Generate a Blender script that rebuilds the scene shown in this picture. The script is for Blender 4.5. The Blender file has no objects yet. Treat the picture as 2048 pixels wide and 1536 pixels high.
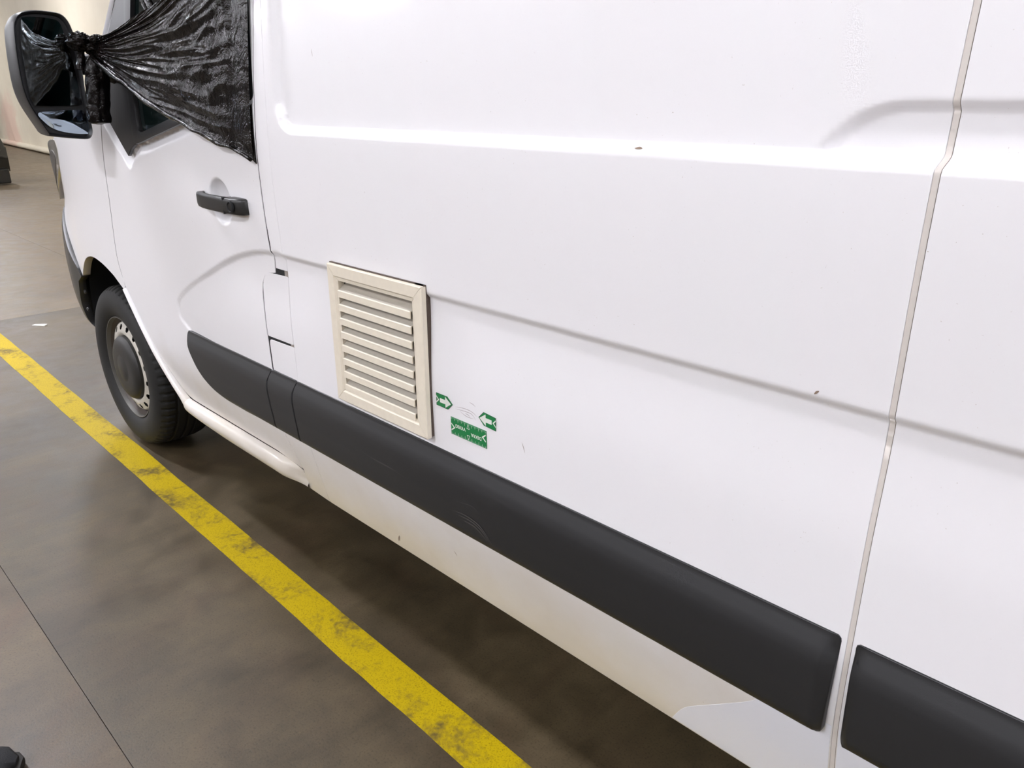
import bpy, bmesh, math, random
import numpy as np
from mathutils import Vector, Matrix, noise as mnoise
from mathutils.geometry import delaunay_2d_cdt

random.seed(7); np.random.seed(7)
scene = bpy.context.scene
COL = scene.collection

# ------------------------------------------------------------------ camera
F_PX = 1517.0
cam_d = bpy.data.cameras.new('camera'); cam = bpy.data.objects.new('camera', cam_d); COL.objects.link(cam)
cam_d.sensor_width = 36.0; cam_d.sensor_fit = 'HORIZONTAL'; cam_d.lens = F_PX / 2048.0 * 36.0
cam_d.clip_start = 0.02; cam_d.clip_end = 300
yaw, pitch, roll = math.radians(44.69), math.radians(20.75), math.radians(-0.07)
fwd = Vector((-math.sin(yaw)*math.cos(pitch), math.cos(yaw)*math.cos(pitch), -math.sin(pitch)))
rgt = fwd.cross(Vector((0, 0, 1))).normalized(); upv = rgt.cross(fwd)
r2 = rgt*math.cos(roll) + upv*math.sin(roll); u2 = upv*math.cos(roll) - rgt*math.sin(roll)
M = Matrix((( r2.x, u2.x, -fwd.x, 3.275), (r2.y, u2.y, -fwd.y, -0.944), (r2.z, u2.z, -fwd.z, 1.415), (0, 0, 0, 1)))
cam.matrix_world = M
scene.camera = cam

# ------------------------------------------------------------------ world, exposure
w = bpy.data.worlds.new('world'); scene.world = w; w.use_nodes = True
w.node_tree.nodes['Background'].inputs['Color'].default_value = (0.9, 0.92, 1.0, 1)
w.node_tree.nodes['Background'].inputs['Strength'].default_value = 0.3
vs = scene.view_settings
vs.view_transform = 'Standard'; vs.look = 'None'; vs.gamma = 1.0; vs.exposure = 0.0; vs.use_curve_mapping = False
scene.cycles.max_bounces = 5; scene.cycles.diffuse_bounces = 3; scene.cycles.glossy_bounces = 3; scene.cycles.transmission_bounces = 4
scene.cycles.caustics_reflective = False; scene.cycles.caustics_refractive = False
LAMP = 150.0           # radiance of the luminaire diffusers (the hall's own lamps, built below)

# ------------------------------------------------------------------ helpers
def link(o, parent=None):
    COL.objects.link(o)
    if parent is not None: o.parent = parent
    return o

def mesh_obj(name, verts, faces, mat, parent=None, smooth=True, normals=None):
    me = bpy.data.meshes.new(name)
    me.from_pydata([tuple(map(float, v)) for v in verts], [], [tuple(map(int, f)) for f in faces])
    me.update()
    if smooth: me.polygons.foreach_set('use_smooth', [True]*len(me.polygons))
    if normals is not None: me.normals_split_custom_set_from_vertices([tuple(map(float, q)) for q in normals])
    me.materials.append(mat)
    return link(bpy.data.objects.new(name, me), parent)

def bm_obj(name, bm, mat, parent=None, smooth=False, auto=None):
    bmesh.ops.recalc_face_normals(bm, faces=bm.faces)
    me = bpy.data.meshes.new(name); bm.to_mesh(me); bm.free()
    if smooth: me.polygons.foreach_set('use_smooth', [True]*len(me.polygons))
    if smooth and auto: me.set_sharp_from_angle(angle=math.radians(auto))
    me.materials.append(mat)
    return link(bpy.data.objects.new(name, me), parent)

def tag(o, label=None, cat=None, group=None, kind=None):
    if label: o['label'] = label
    if cat: o['category'] = cat
    if group: o['group'] = group
    if kind: o['kind'] = kind
    return o

def empty(name, loc=(0, 0, 0)):
    o = bpy.data.objects.new(name, None); o.location = loc; o.empty_display_size = .2
    return link(o)

def add_box(bm, x0, x1, y0, y1, z0, z1, bev=0.0, seg=2):
    vs_ = [bm.verts.new((x, y, z)) for x in (x0, x1) for y in (y0, y1) for z in (z0, z1)]
    fs = [(0, 1, 3, 2), (4, 6, 7, 5), (0, 4, 5, 1), (2, 3, 7, 6), (0, 2, 6, 4), (1, 5, 7, 3)]
    faces = [bm.faces.new([vs_[i] for i in f]) for f in fs]
    if bev > 0:
        ed = list({e for f in faces for e in f.edges})
        bmesh.ops.bevel(bm, geom=ed, offset=bev, segments=seg, affect='EDGES', profile=.5)

def box(name, dims, mat, parent=None, bev=0.0, seg=2):
    bm = bmesh.new(); add_box(bm, *dims, bev=bev, seg=seg)
    return bm_obj(name, bm, mat, parent, smooth=bev > 0, auto=40 if bev > 0 else None)

def loft(name, rings, mat, parent=None, closed=True, caps=True, smooth=True, auto=None):
    """rings: list of equally long lists of 3D points"""
    n = len(rings[0]); V = [p for r in rings for p in r]; F = []
    for i in range(len(rings)-1):
        for j in range(n if closed else n-1):
            k = (j+1) % n
            F.append((i*n+j, i*n+k, (i+1)*n+k, (i+1)*n+j))
    if caps and closed:
        F.append(tuple(range(n))[::-1]); F.append(tuple(range((len(rings)-1)*n, len(rings)*n)))
    bm = bmesh.new()
    bv = [bm.verts.new(p) for p in V]
    for f in F:
        try: bm.faces.new([bv[i] for i in f])
        except ValueError: pass
    bmesh.ops.remove_doubles(bm, verts=bm.verts, dist=1e-6)
    return bm_obj(name, bm, mat, parent, smooth=smooth, auto=auto)

def lathe_y(name, prof, mat, parent=None, seg=64, centre=(0, 0, 0), auto=35):
    """prof: list of (radius, y) revolved about the y axis through centre"""
    rings = []
    for r, y in prof:
        rings.append([(centre[0]+r*math.cos(2*math.pi*i/seg), centre[1]+y, centre[2]+r*math.sin(2*math.pi*i/seg)) for i in range(seg)])
    return loft(name, rings, mat, parent, caps=False, auto=auto)

def sm(a, b, x):
    t = np.clip((np.asarray(x, float)-a)/(b-a), 0, 1); return t*t*(3-2*t)

def inside(poly, P):
    poly = np.asarray(poly); P = np.asarray(P)
    x, z = P[:, 0], P[:, 1]; c = np.zeros(len(P), bool)
    n = len(poly); j = n-1
    for i in range(n):
        xi, zi = poly[i]; xj, zj = poly[j]
        m = ((zi > z) != (zj > z))
        if zi != zj:
            c ^= m & (x < (xj-xi)*(z-zi)/(zj-zi)+xi)
        j = i
    return c

def dist_poly(poly, P, closed=False):
    poly = np.asarray(poly, float); P = np.asarray(P, float)
    best = np.full(len(P), 1e9)
    n = len(poly)
    for i in range(n if closed else n-1):
        a = poly[i]; b = poly[(i+1) % n]; ab = b-a
        L = ab@ab
        if L < 1e-12: continue
        t = np.clip(((P-a)@ab)/L, 0, 1)
        d = np.linalg.norm(P-(a+t[:, None]*ab), axis=1)
        best = np.minimum(best, d)
    return best

def resample(poly, step, closed=True):
    poly = [np.asarray(p, float) for p in poly]; out = []
    n = len(poly)
    for i in range(n if closed else n-1):
        a, b = poly[i], poly[(i+1) % n]
        k = max(1, int(math.ceil(np.linalg.norm(b-a)/step)))
        for j in range(k): out.append(a+(b-a)*j/k)
    if not closed: out.append(poly[-1])
    return np.array(out)

def smooth_curve(pts, n=8, closed=False):
    """Catmull-Rom through points"""
    p = [np.asarray(q, float) for q in pts]; N = len(p); out = []
    for i in range(N if closed else N-1):
        if closed: a, b, c, d = p[i-1], p[i], p[(i+1) % N], p[(i+2) % N]
        else: a, b, c, d = p[max(i-1, 0)], p[i], p[i+1], p[min(i+2, N-1)]
        for j in range(n):
            t = j/n
            out.append(.5*((2*b)+(-a+c)*t+(2*a-5*b+4*c-d)*t*t+(-a+3*b-3*c+d)*t**3))
    if not closed: out.append(p[-1])
    return np.array(out)

def round_poly(pts, r, n=6):
    """polygon with every corner rounded by (up to) r"""
    pts = [np.asarray(p, float) for p in pts]; N = len(pts); out = []
    for i in range(N):
        a, b, c = pts[i-1], pts[i], pts[(i+1) % N]
        rr = r[i] if isinstance(r, (list, tuple)) else r
        la, lc = np.linalg.norm(a-b), np.linalg.norm(c-b)
        rr = min(rr, la*.45, lc*.45)
        p0 = b+(a-b)/la*rr; p1 = b+(c-b)/lc*rr
        if rr < 1e-5: out.append(b); continue
        for k in range(n+1):
            t = k/n; out.append((1-t)**2*p0+2*t*(1-t)*b+t*t*p1)
    return np.array(out)

def panel(name, outline, yfun, mat, parent, step=.010, zrows=(), extra=None, edge=.0012, depth=.02, offset=0.0, hole=None):
    """a sheet-metal panel: outline in (x,z), outer face y=yfun(x,z)-offset, rolled edges, returned flange"""
    if len(zrows):
        o2 = []; zr_ = np.array(zrows)
        for i in range(len(outline)):
            a_ = np.asarray(outline[i], float); b_ = np.asarray(outline[(i+1) % len(outline)], float); o2.append(a_)
            if abs(b_[1]-a_[1]) > 1e-6:
                ts = (zr_-a_[1])/(b_[1]-a_[1]); o2 += [a_+(b_-a_)*t for t in sorted(ts[(ts > .002) & (ts < .998)])]
        outline = o2
    ol = resample(outline, step)
    x0, z0 = ol.min(0); x1, z1 = ol.max(0)
    xs = np.arange(x0+step*.5, x1, step); zs = np.arange(z0+step*.5, z1, step)
    if len(zrows):
        zr = np.array(zrows); zs = np.array([z for z in zs if np.min(np.abs(zr-z)) > step*.35]); zs = np.sort(np.concatenate([zs, zr]))
    G = np.stack(np.meshgrid(xs, zs), -1).reshape(-1, 2)
    if extra is not None:
        G = np.concatenate([G[dist_poly(np.array([extra[0], extra[0]+1e-3]), G) > extra[1]], extra[2]])
    G = G[inside(ol, G)]
    # distance to the outline (chunked)
    G = G[dist_poly(ol, G, True) > step*.45]
    n = len(ol); cons = [(i, (i+1) % n) for i in range(n)]; HP = np.zeros((0, 2))
    if hole is not None:
        HP = resample(hole, step); G = G[~inside(HP, G)]; G = G[dist_poly(HP, G, True) > step*.45]
        cons += [(n+i, n+(i+1) % len(HP)) for i in range(len(HP))]
    pts = [Vector((float(a), float(b))) for a, b in np.concatenate([ol, HP, G])]
    vo, _, fo, *_ = delaunay_2d_cdt(pts, cons, [], 0, 1e-7)
    V2 = np.array([(v.x, v.y) for v in vo]); T = np.array([f for f in fo if len(f) == 3])
    cen = V2[T].mean(1)
    T = T[inside(ol, cen) & (~inside(HP, cen) if len(HP) else True)]
    a, b, c = V2[T[:, 0]], V2[T[:, 1]], V2[T[:, 2]]
    ar = (b[:, 0]-a[:, 0])*(c[:, 1]-a[:, 1])-(b[:, 1]-a[:, 1])*(c[:, 0]-a[:, 0])
    T[ar < 0] = T[ar < 0][:, ::-1]
    T = T[np.abs(ar) > 1e-10]
    Y = yfun(V2[:, 0], V2[:, 1])-offset
    V = [(x, y, z) for (x, z), y in zip(V2, Y)]
    F = [tuple(t) for t in T]
    h = .005
    fx = (yfun(V2[:, 0]+h, V2[:, 1])-yfun(V2[:, 0]-h, V2[:, 1]))/(2*h); fz = (yfun(V2[:, 0], V2[:, 1]+h)-yfun(V2[:, 0], V2[:, 1]-h))/(2*h)
    NN = np.stack([fx, -np.ones(len(fx)), fz], -1); NN /= np.linalg.norm(NN, axis=1)[:, None]; NN = list(NN)
    cnt = {}
    for t in F:
        for i in range(3): cnt[(t[i], t[(i+1) % 3])] = 1
    B = [e for e in cnt if (e[1], e[0]) not in cnt]
    nrm = {}
    for i, j in B:
        d = V2[j]-V2[i]; nn = np.array([d[1], -d[0]]); nn = nn/(np.linalg.norm(nn)+1e-12)
        nrm[i] = nrm.get(i, 0)+nn; nrm[j] = nrm.get(j, 0)+nn
    rings = []
    for k, (o, dy) in enumerate(((edge*.6, edge*.25), (edge, edge), (edge, depth))):
        idx = {}
        for i, nn in nrm.items():
            nn = nn/(np.linalg.norm(nn)+1e-12)
            p = V2[i]+nn*o; idx[i] = len(V); V.append((p[0], Y[i]+dy, p[1])); q = NN[i]*(.75, .35, 0)[k]+np.array([nn[0], 0, nn[1]])*(.6, .95, 1)[k]; NN.append(q/np.linalg.norm(q))
        rings.append(idx)
    for i, j in B:
        prev = {i: i, j: j}
        for idx in rings:
            F.append((prev[j], prev[i], idx[i], idx[j])); prev = {i: idx[i], j: idx[j]}
    return mesh_obj(name, V, F, mat, parent, normals=NN)

# ------------------------------------------------------------------ materials
def new_mat(name):
    m = bpy.data.materials.new(name); m.use_nodes = True
    nt = m.node_tree; b = nt.nodes['Principled BSDF']
    return m, nt, b

def simple(name, col, rough=.5, metal=0, spec=.5, coat=0, bump=None):
    m, nt, b = new_mat(name)
    b.inputs['Base Color'].default_value = (*col, 1); b.inputs['Roughness'].default_value = rough
    b.inputs['Metallic'].default_value = metal; b.inputs['Specular IOR Level'].default_value = spec
    b.inputs['Coat Weight'].default_value = coat
    n = nt.nodes.new('ShaderNodeTexNoise'); n.inputs['Scale'].default_value = bump[0] if bump else 60
    tc = nt.nodes.new('ShaderNodeTexCoord'); nt.links.new(tc.outputs['Object'], n.inputs['Vector'])
    mx = nt.nodes.new('ShaderNodeMixRGB'); mx.blend_type = 'MULTIPLY'; mx.inputs[0].default_value = .12
    mx.inputs[1].default_value = (*col, 1); nt.links.new(n.outputs['Fac'], mx.inputs[2]); nt.links.new(mx.outputs[0], b.inputs['Base Color'])
    if bump:
        bp = nt.nodes.new('ShaderNodeBump'); bp.inputs['Strength'].default_value = bump[1]; bp.inputs['Distance'].default_value = bump[2]
        nt.links.new(n.outputs['Fac'], bp.inputs['Height']); nt.links.new(bp.outputs['Normal'], b.inputs['Normal'])
    return m

def ramp(nt, src, stops):
    r = nt.nodes.new('ShaderNodeValToRGB'); e = r.color_ramp.elements
    e[0].position, e[0].color = stops[0][0], (*stops[0][1], 1)
    e[1].position, e[1].color = stops[-1][0], (*stops[-1][1], 1)
    for p, c in stops[1:-1]:
        k = e.new(p); k.color = (*c, 1)
    nt.links.new(src, r.inputs[0]); return r

def noise_node(nt, vec, scale, detail=4, rough=.55, dist=0):
    n = nt.nodes.new('ShaderNodeTexNoise'); n.inputs['Scale'].default_value = scale; n.inputs['Detail'].default_value = detail
    n.inputs['Roughness'].default_value = rough; n.inputs['Distortion'].default_value = dist
    nt.links.new(vec, n.inputs['Vector']); return n

def mixc(nt, fac, a, b, mode='MIX'):
    mx = nt.nodes.new('ShaderNodeMixRGB'); mx.blend_type = mode
    for i, v in ((0, fac), (1, a), (2, b)):
        if hasattr(v, 'is_output') or hasattr(v, 'links'): nt.links.new(v, mx.inputs[i])
        elif i == 0: mx.inputs[0].default_value = v
        else: mx.inputs[i].default_value = (*v, 1)
    return mx.outputs[0]

def paint_mat(name, col, dirt=.5):
    m, nt, b = new_mat(name)
    tc = nt.nodes.new('ShaderNodeTexCoord'); P = tc.outputs['Object']
    # fine dirt specks
    sp = noise_node(nt, P, 260, 2, .5)
    spm = ramp(nt, sp.outputs['Fac'], [(.74, (0, 0, 0)), (.79, (1, 1, 1))])
    bl = noise_node(nt, P, 5, 3)
    blm = ramp(nt, bl.outputs['Fac'], [(.35, (0, 0, 0)), (.65, (1, 1, 1))])
    spk = mixc(nt, 1.0, spm.outputs[0], blm.outputs[0], 'MULTIPLY')
    c1 = mixc(nt, spk, col, (.48, .42, .36))
    # thrown-up road film on the lower flanks, broken up by noise
    sx = nt.nodes.new('ShaderNodeSeparateXYZ'); nt.links.new(P, sx.inputs[0])
    n2 = noise_node(nt, P, 3.5, 5, .6)
    ad = nt.nodes.new('ShaderNodeMath'); ad.operation = 'MULTIPLY_ADD'; ad.inputs[1].default_value = -.35
    nt.links.new(n2.outputs['Fac'], ad.inputs[0]); nt.links.new(sx.outputs['Z'], ad.inputs[2])
    dm = ramp(nt, ad.outputs[0], [(.16, (1, 1, 1)), (.46, (0, 0, 0))])
    dmf = mixc(nt, 1.0, dm.outputs[0], (dirt, dirt, dirt), 'MULTIPLY')
    c2 = mixc(nt, dmf, c1, (.62, .55, .43))
    nt.links.new(c2, b.inputs['Base Color'])
    b.inputs['Roughness'].default_value = .32; b.inputs['Coat Weight'].default_value = .35; b.inputs['Coat Roughness'].default_value = .08
    b.inputs['Specular IOR Level'].default_value = .4
    return m

PAINT = paint_mat('white_paint', (.84, .83, .845), .75)
PAINT_CLEAN = paint_mat('clean_white_paint', (.78, .79, .84), .0)
SEALER = simple('dirty_seam_sealer', (.70, .65, .60), .6)
GRIME = simple('grime_brown', (.26, .19, .14), .8)
JOINTM = simple('joint_grey', (.34, .30, .27), .7)
SEALG = simple('seal_grey', (.05, .047, .045), .7)
BLACK_TRIM = simple('black_window_trim', (.012, .012, .013), .35)
PLASTIC = simple('dark_grey_plastic', (.0165, .017, .0185), .40, bump=(900, .06, .001))
HANDLE = simple('black_handle_plastic', (.012, .0115, .011), .42)
LINER = simple('black_liner', (.006, .007, .008), .75)
UNDER = simple('underbody_black', (.01, .01, .01), .8)
RUBBER = simple('tyre_rubber', (.008, .008, .0075), .7, bump=(150, .15, .002))
STEEL = simple('dirty_white_wheel_paint', (.62, .59, .52), .5)
BARREL = simple('brown_dusty_barrel', (.07, .055, .045), .6)
CAP = simple('worn_black_cap', (.020, .019, .017), .5, bump=(25, .12, .004))
RIMLIP = simple('rim_lip', (.10, .095, .085), .5)
CREAM = simple('cream_pvc', (.80, .73, .60), .45)
CREAM_SHADE_DUST = simple('cream_pvc_shade_dust', (.46, .42, .35), .6)  # darkened cream: louvre shade painted into the colour, along with dust
FOAM = simple('brown_sealing_foam', (.085, .060, .045), .85, bump=(220, .5, .004))
GREEN = simple('sign_green', (.008, .20, .055), .4)
GREEN_L = simple('sign_scale_green', (.10, .30, .16), .4)
WHITE = simple('print_white', (.80, .82, .76), .45)
DARKEDGE = simple('magnet_black', (.03, .03, .03), .6)
SCUFF = simple('pale_scuff', (.075, .07, .068), .6)
SCRATCH = simple('scratch_brown', (.36, .29, .29), .6)
CARBLACK = simple('black_car_paint', (.006, .007, .007), .15, coat=.6)
CHROME = simple('chrome', (.7, .7, .7), .12, metal=1)
LENS = simple('lamp_lens_grey', (.42, .39, .34), .1, coat=.8)
LAMPBODY = simple('lamp_bezel_dark', (.06, .055, .05), .4)
PAPER = simple('paper_white', (.75, .74, .70), .7)
SHOE = simple('dark_shoe_upper', (.012, .013, .016), .6, bump=(300, .3, .002))
SOLE = simple('dark_shoe_sole', (.018, .016, .014), .7)

m, nt, b = new_mat('mirror_silver'); MIRROR = m
b.inputs['Base Color'].default_value = (.55, .62, .66, 1); b.inputs['Metallic'].default_value = 1; b.inputs['Roughness'].default_value = .03
m, nt, b = new_mat('wide_angle_mirror'); MIRROR2 = m
b.inputs['Base Color'].default_value = (.50, .60, .72, 1); b.inputs['Metallic'].default_value = 1; b.inputs['Roughness'].default_value = .06

# window glass: dark green tint that lets a little through
m, nt, b = new_mat('tinted_glass'); GLASS = m
b.inputs['Base Color'].default_value = (.004, .008, .008, 1); b.inputs['Roughness'].default_value = .02
tr = nt.nodes.new('ShaderNodeBsdfTransparent'); tr.inputs[0].default_value = (.10, .14, .13, 1)
ms = nt.nodes.new('ShaderNodeMixShader'); ms.inputs[0].default_value = .55
nt.links.new(tr.outputs[0], ms.inputs[1]); nt.links.new(b.outputs[0], ms.inputs[2])
nt.links.new(ms.outputs[0], nt.nodes['Material Output'].inputs['Surface'])

# black stretch film
m, nt, b = new_mat('black_film'); FILM = m
tc = nt.nodes.new('ShaderNodeTexCoord'); P = tc.outputs['Object']
n1 = noise_node(nt, P, 22, 5, .6, 1.2); n2 = noise_node(nt, P, 75, 3, .55, .8)
b1 = nt.nodes.new('ShaderNodeBump'); b1.inputs['Strength'].default_value = .40; b1.inputs['Distance'].default_value = .012
b2 = nt.nodes.new('ShaderNodeBump'); b2.inputs['Strength'].default_value = .16; b2.inputs['Distance'].default_value = .004
nt.links.new(n1.outputs['Fac'], b1.inputs['Height']); nt.links.new(n2.outputs['Fac'], b2.inputs['Height'])
nt.links.new(b1.outputs['Normal'], b2.inputs['Normal']); nt.links.new(b2.outputs['Normal'], b.inputs['Normal'])
cr = ramp(nt, n1.outputs['Fac'], [(.3, (.002, .002, .002)), (.7, (.007, .005, .0045))])
nt.links.new(cr.outputs[0], b.inputs['Base Color'])
b.inputs['Roughness'].default_value = .05; b.inputs['Specular IOR Level'].default_value = .15

def floor_mat(name, base, dark, red, seed):
    m, nt, b = new_mat(name)
    tc = nt.nodes.new('ShaderNodeTexCoord'); mp = nt.nodes.new('ShaderNodeMapping'); mp.inputs['Location'].default_value = (seed*3.1, seed*1.7, 0)
    nt.links.new(tc.outputs['Object'], mp.inputs[0]); P = mp.outputs[0]
    n1 = noise_node(nt, P, 1.6, 4, .62, .6); n2 = noise_node(nt, P, 7, 4, .65, .3); n3 = noise_node(nt, P, 190, 3, .6)
    n4 = noise_node(nt, P, 2.7, 4, .6, 1.0)
    r1 = ramp(nt, n1.outputs['Fac'], [(.32, dark), (.62, base)])
    r2_ = ramp(nt, n4.outputs['Fac'], [(.50, (0, 0, 0)), (.72, (1, 1, 1))])
    f = mixc(nt, 1.0, r2_.outputs[0], (.55, .55, .55), 'MULTIPLY')
    c = mixc(nt, f, r1.outputs[0], red)
    r3 = ramp(nt, n2.outputs['Fac'], [(.3, (.68, .68, .68)), (.7, (1.20, 1.20, 1.20))])
    c = mixc(nt, 1.0, c, r3.outputs[0], 'MULTIPLY')
    r4 = ramp(nt, n3.outputs['Fac'], [(.30, (.42, .38, .36)), (.46, (1, 1, 1)), (.60, (1, 1, 1)), (.74, (1.40, 1.36, 1.28))])
    c = mixc(nt, .8, c, r4.outputs[0], 'MULTIPLY')
    # brushed cleaning streaks across the bay
    mp2 = nt.nodes.new('ShaderNodeMapping'); mp2.inputs['Scale'].default_value = (9, 1.0, 1); mp2.inputs['Rotation'].default_value = (0, 0, .35)
    nt.links.new(tc.outputs['Object'], mp2.inputs[0])
    n5 = noise_node(nt, mp2.outputs[0], 3.0, 5, .65)
    r5 = ramp(nt, n5.outputs['Fac'], [(.3, (.86, .86, .86)), (.7, (1.1, 1.1, 1.1))])
    c = mixc(nt, .8, c, r5.outputs[0], 'MULTIPLY')
    nt.links.new(c, b.inputs['Base Color'])
    rr = ramp(nt, n2.outputs['Fac'], [(.3, (.36, .36, .36)), (.7, (.52, .52, .52))])
    nt.links.new(rr.outputs[0], b.inputs['Roughness'])
    bp = nt.nodes.new('ShaderNodeBump'); bp.inputs['Strength'].default_value = .12; bp.inputs['Distance'].default_value = .002
    nt.links.new(n3.outputs['Fac'], bp.inputs['Height']); nt.links.new(bp.outputs['Normal'], b.inputs['Normal'])
    return m

def line_mat():
    m, nt, b = new_mat('worn_yellow_paint')
    tc = nt.nodes.new('ShaderNodeTexCoord'); P = tc.outputs['Object']
    n1 = noise_node(nt, P, 5, 6, .7, .5); n2 = noise_node(nt, P, 60, 5, .7); n3 = noise_node(nt, P, 240, 3, .6)
    a = nt.nodes.new('ShaderNodeMath'); a.operation = 'MULTIPLY_ADD'; a.inputs[1].default_value = .45
    nt.links.new(n2.outputs['Fac'], a.inputs[0]); nt.links.new(n1.outputs['Fac'], a.inputs[2])
    mk = ramp(nt, a.outputs[0], [(.74, (0, 0, 0)), (.92, (.85, .85, .85))])
    c0 = ramp(nt, n3.outputs['Fac'], [(.30, (.25, .175, .002)), (.5, (.45, .325, .002))])
    c = mixc(nt, mk.outputs[0], c0.outputs[0], (.075, .052, .026))
    nt.links.new(c, b.inputs['Base Color']); b.inputs['Roughness'].default_value = .55; b.inputs['Specular IOR Level'].default_value = .15
    return m
YELLOW = line_mat()

# ------------------------------------------------------------------ the hall
FJOINT = simple('joint_filler', (.05, .042, .034), .8)
floor = box('floor', (-46, 22, -16, 14, -.10, -.012), FJOINT); tag(floor, 'grey brown concrete hall floor cast in large slabs', kind='structure')
FA = floor_mat('concrete_bay', (.088, .065, .034), (.050, .037, .020), (.070, .044, .024), 1)
FB = floor_mat('concrete_aisle', (.094, .066, .034), (.061, .041, .021), (.088, .045, .022), 2)
FC = floor_mat('concrete_far', (.145, .110, .066), (.098, .074, .045), (.12, .08, .047), 3)
FD = floor_mat('concrete_far_side', (.145, .110, .066), (.104, .078, .048), (.13, .088, .054), 4)
g = .0009
def slab(x0, x1, y0, y1, mat, seed):
    bm = bmesh.new(); add_box(bm, x0+g, x1-g, y0+g, y1-g, -.06, 0.0)
    return bm_obj('concrete_slab', bm, mat, floor)
slab(-2.68, 22, -.626, 14, FA, 1); slab(-2.68, 22, -16, -.626, FB, 2)
slab(-46, -2.68, -16, 1.17, FC, 3); slab(-46, -2.68, 1.17, 14, FD, 4)

# yellow bay line, slightly uneven edges
V = []; F = []
N = 160
for i in range(N+1):
    x = -9+13.5*i/N
    e1 = .004*mnoise.noise((x*3, 1.3, 0))+.0025*mnoise.noise((x*21, 4, 0)); e2 = .004*mnoise.noise((x*3, 7.3, 0))+.0025*mnoise.noise((x*21, 9, 0))
    yr_ = .037-.0125*x+e1; yl_ = -.0765-.0105*x+e2
    V += [(x, yl_, 0), (x, yl_, .0008), (x, yr_, .0008), (x, yr_, 0)]
for i in range(N):
    for j in range(3): a_ = i*4+j; F.append((a_, a_+4, a_+5, a_+1))
ln = mesh_obj('bay_line', V, F, YELLOW, None, smooth=False)
tag(ln, 'worn yellow bay line painted on the concrete beside the van', 'floor marking')

WALLM = simple('painted_wall', (.62, .60, .57), .8)
CEILM = simple('ceiling_grey', (.55, .55, .55), .8)
for nme, d in (('wall_back', (-46.3, -46, -16, 14, 0, 5.0)), ('wall_rear', (22, 22.3, -16, 14, 0, 5.0)),
               ('wall_left', (-46, 22, -16.3, -16, 0, 5.0)), ('wall_right', (-46, 22, 14, 14.3, 0, 5.0))):
    tag(box(nme, d, WALLM), kind='structure')
tag(box('ceiling', (-46.3, 22.3, -16.3, 14.3, 5.0, 5.3), CEILM), kind='structure')

# luminaires hung below the ceiling
m, nt, b = new_mat('lamp_diffuser'); DIFF = m
em = nt.nodes.new('ShaderNodeEmission'); em.inputs[0].default_value = (.965, .965, 1.035, 1); em.inputs[1].default_value = LAMP
nt.links.new(em.outputs[0], nt.nodes['Material Output'].inputs['Surface'])
LAMPCASE = simple('lamp_case_white', (.7, .7, .7), .5)
case_bm = bmesh.new(); add_box(case_bm, -.80, .80, -.16, .16, .0, .10)
case = bm_obj('ceiling_lamp', case_bm, LAMPCASE); dif_bm = bmesh.new(); add_box(dif_bm, -.78, .78, -.14, .14, -.03, -.001)
dif = bm_obj('diffuser', dif_bm, DIFF, case)
first = True
for ry in (-8.8, -4.6, -.87, 2.4):
    for k in range(9):
        rx = -24.2+4.4*k
        if (ry == -.87 and k % 2 == 0) or (ry in (-4.6, 2.4) and k % 2): continue
        if first: o, d_, first = case, dif, False
        else:
            o = link(case.copy()); d_ = link(dif.copy(), o)
        o.location = (rx, ry, 4.60)
        tag(o, 'long white ceiling lamp hanging in rows above the bays', 'ceiling lamp', 'lamps under the hall ceiling')

# cream tarpaulin curtain with folds and a rolled hem
m, nt, b = new_mat('cream_tarpaulin'); TARP = m
tc = nt.nodes.new('ShaderNodeTexCoord'); P = tc.outputs['Object']
n1 = noise_node(nt, P, .8, 4, .6); r1 = ramp(nt, n1.outputs['Fac'], [(.3, (.58, .52, .40)), (.7, (.65, .59, .46))])
sx = nt.nodes.new('ShaderNodeVectorMath'); sx.operation = 'DISTANCE'; sx.inputs[1].default_value = (-24.6, 5.65, .25)
nt.links.new(P, sx.inputs[0])
nb = noise_node(nt, P, 1.7, 4, .6, 1)
am = nt.nodes.new('ShaderNodeMath'); am.operation = 'MULTIPLY_ADD'; am.inputs[1].default_value = -1.6
nt.links.new(nb.outputs['Fac'], am.inputs[0]); nt.links.new(sx.outputs['Value'], am.inputs[2])
rs = ramp(nt, am.outputs[0], [(.0, (.35, .35, .35)), (.6, (0, 0, 0))])
c = mixc(nt, rs.outputs[0], r1.outputs[0], (.60, .27, .22))
nt.links.new(c, b.inputs['Base Color']); b.inputs['Roughness'].default_value = .55
def curtain_y(x): return 5.28+(-19.6-x)*.072
V = []; F = []
xs = np.linspace(-44, 9, 320); zs = np.concatenate([np.linspace(.16, 2.2, 40), np.linspace(2.3, 4.95, 24)])
for z in zs:
    for x in xs:
        sag = math.exp(-z/1.1)
        fold = .045*mnoise.noise((x*.9+z*.55, z*.25, 2))+.05*sag*mnoise.noise((x*1.9+z*1.5, z*.9, 5))
        V.append((x, curtain_y(x)+fold, z))
nx = len(xs)
for i in range(len(zs)-1):
    for j in range(nx-1): a_ = i*nx+j; F.append((a_, a_+1, a_+nx+1, a_+nx))
curt = mesh_obj('tarpaulin_curtain', V, F, TARP)
tag(curt, 'cream tarpaulin curtain with a pink stain hanging behind the van', 'curtain')
rings = []
for x in xs[::2]:
    r = .085*(1+.12*mnoise.noise((x*2, 3, 1))); cy = curtain_y(x)-.02
    rings.append([(x, cy+r*math.cos(t), .095+.9*r*math.sin(t)) for t in np.linspace(0, 2*math.pi, 14, endpoint=False)])
loft('hem_roll', rings, TARP, curt)

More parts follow.
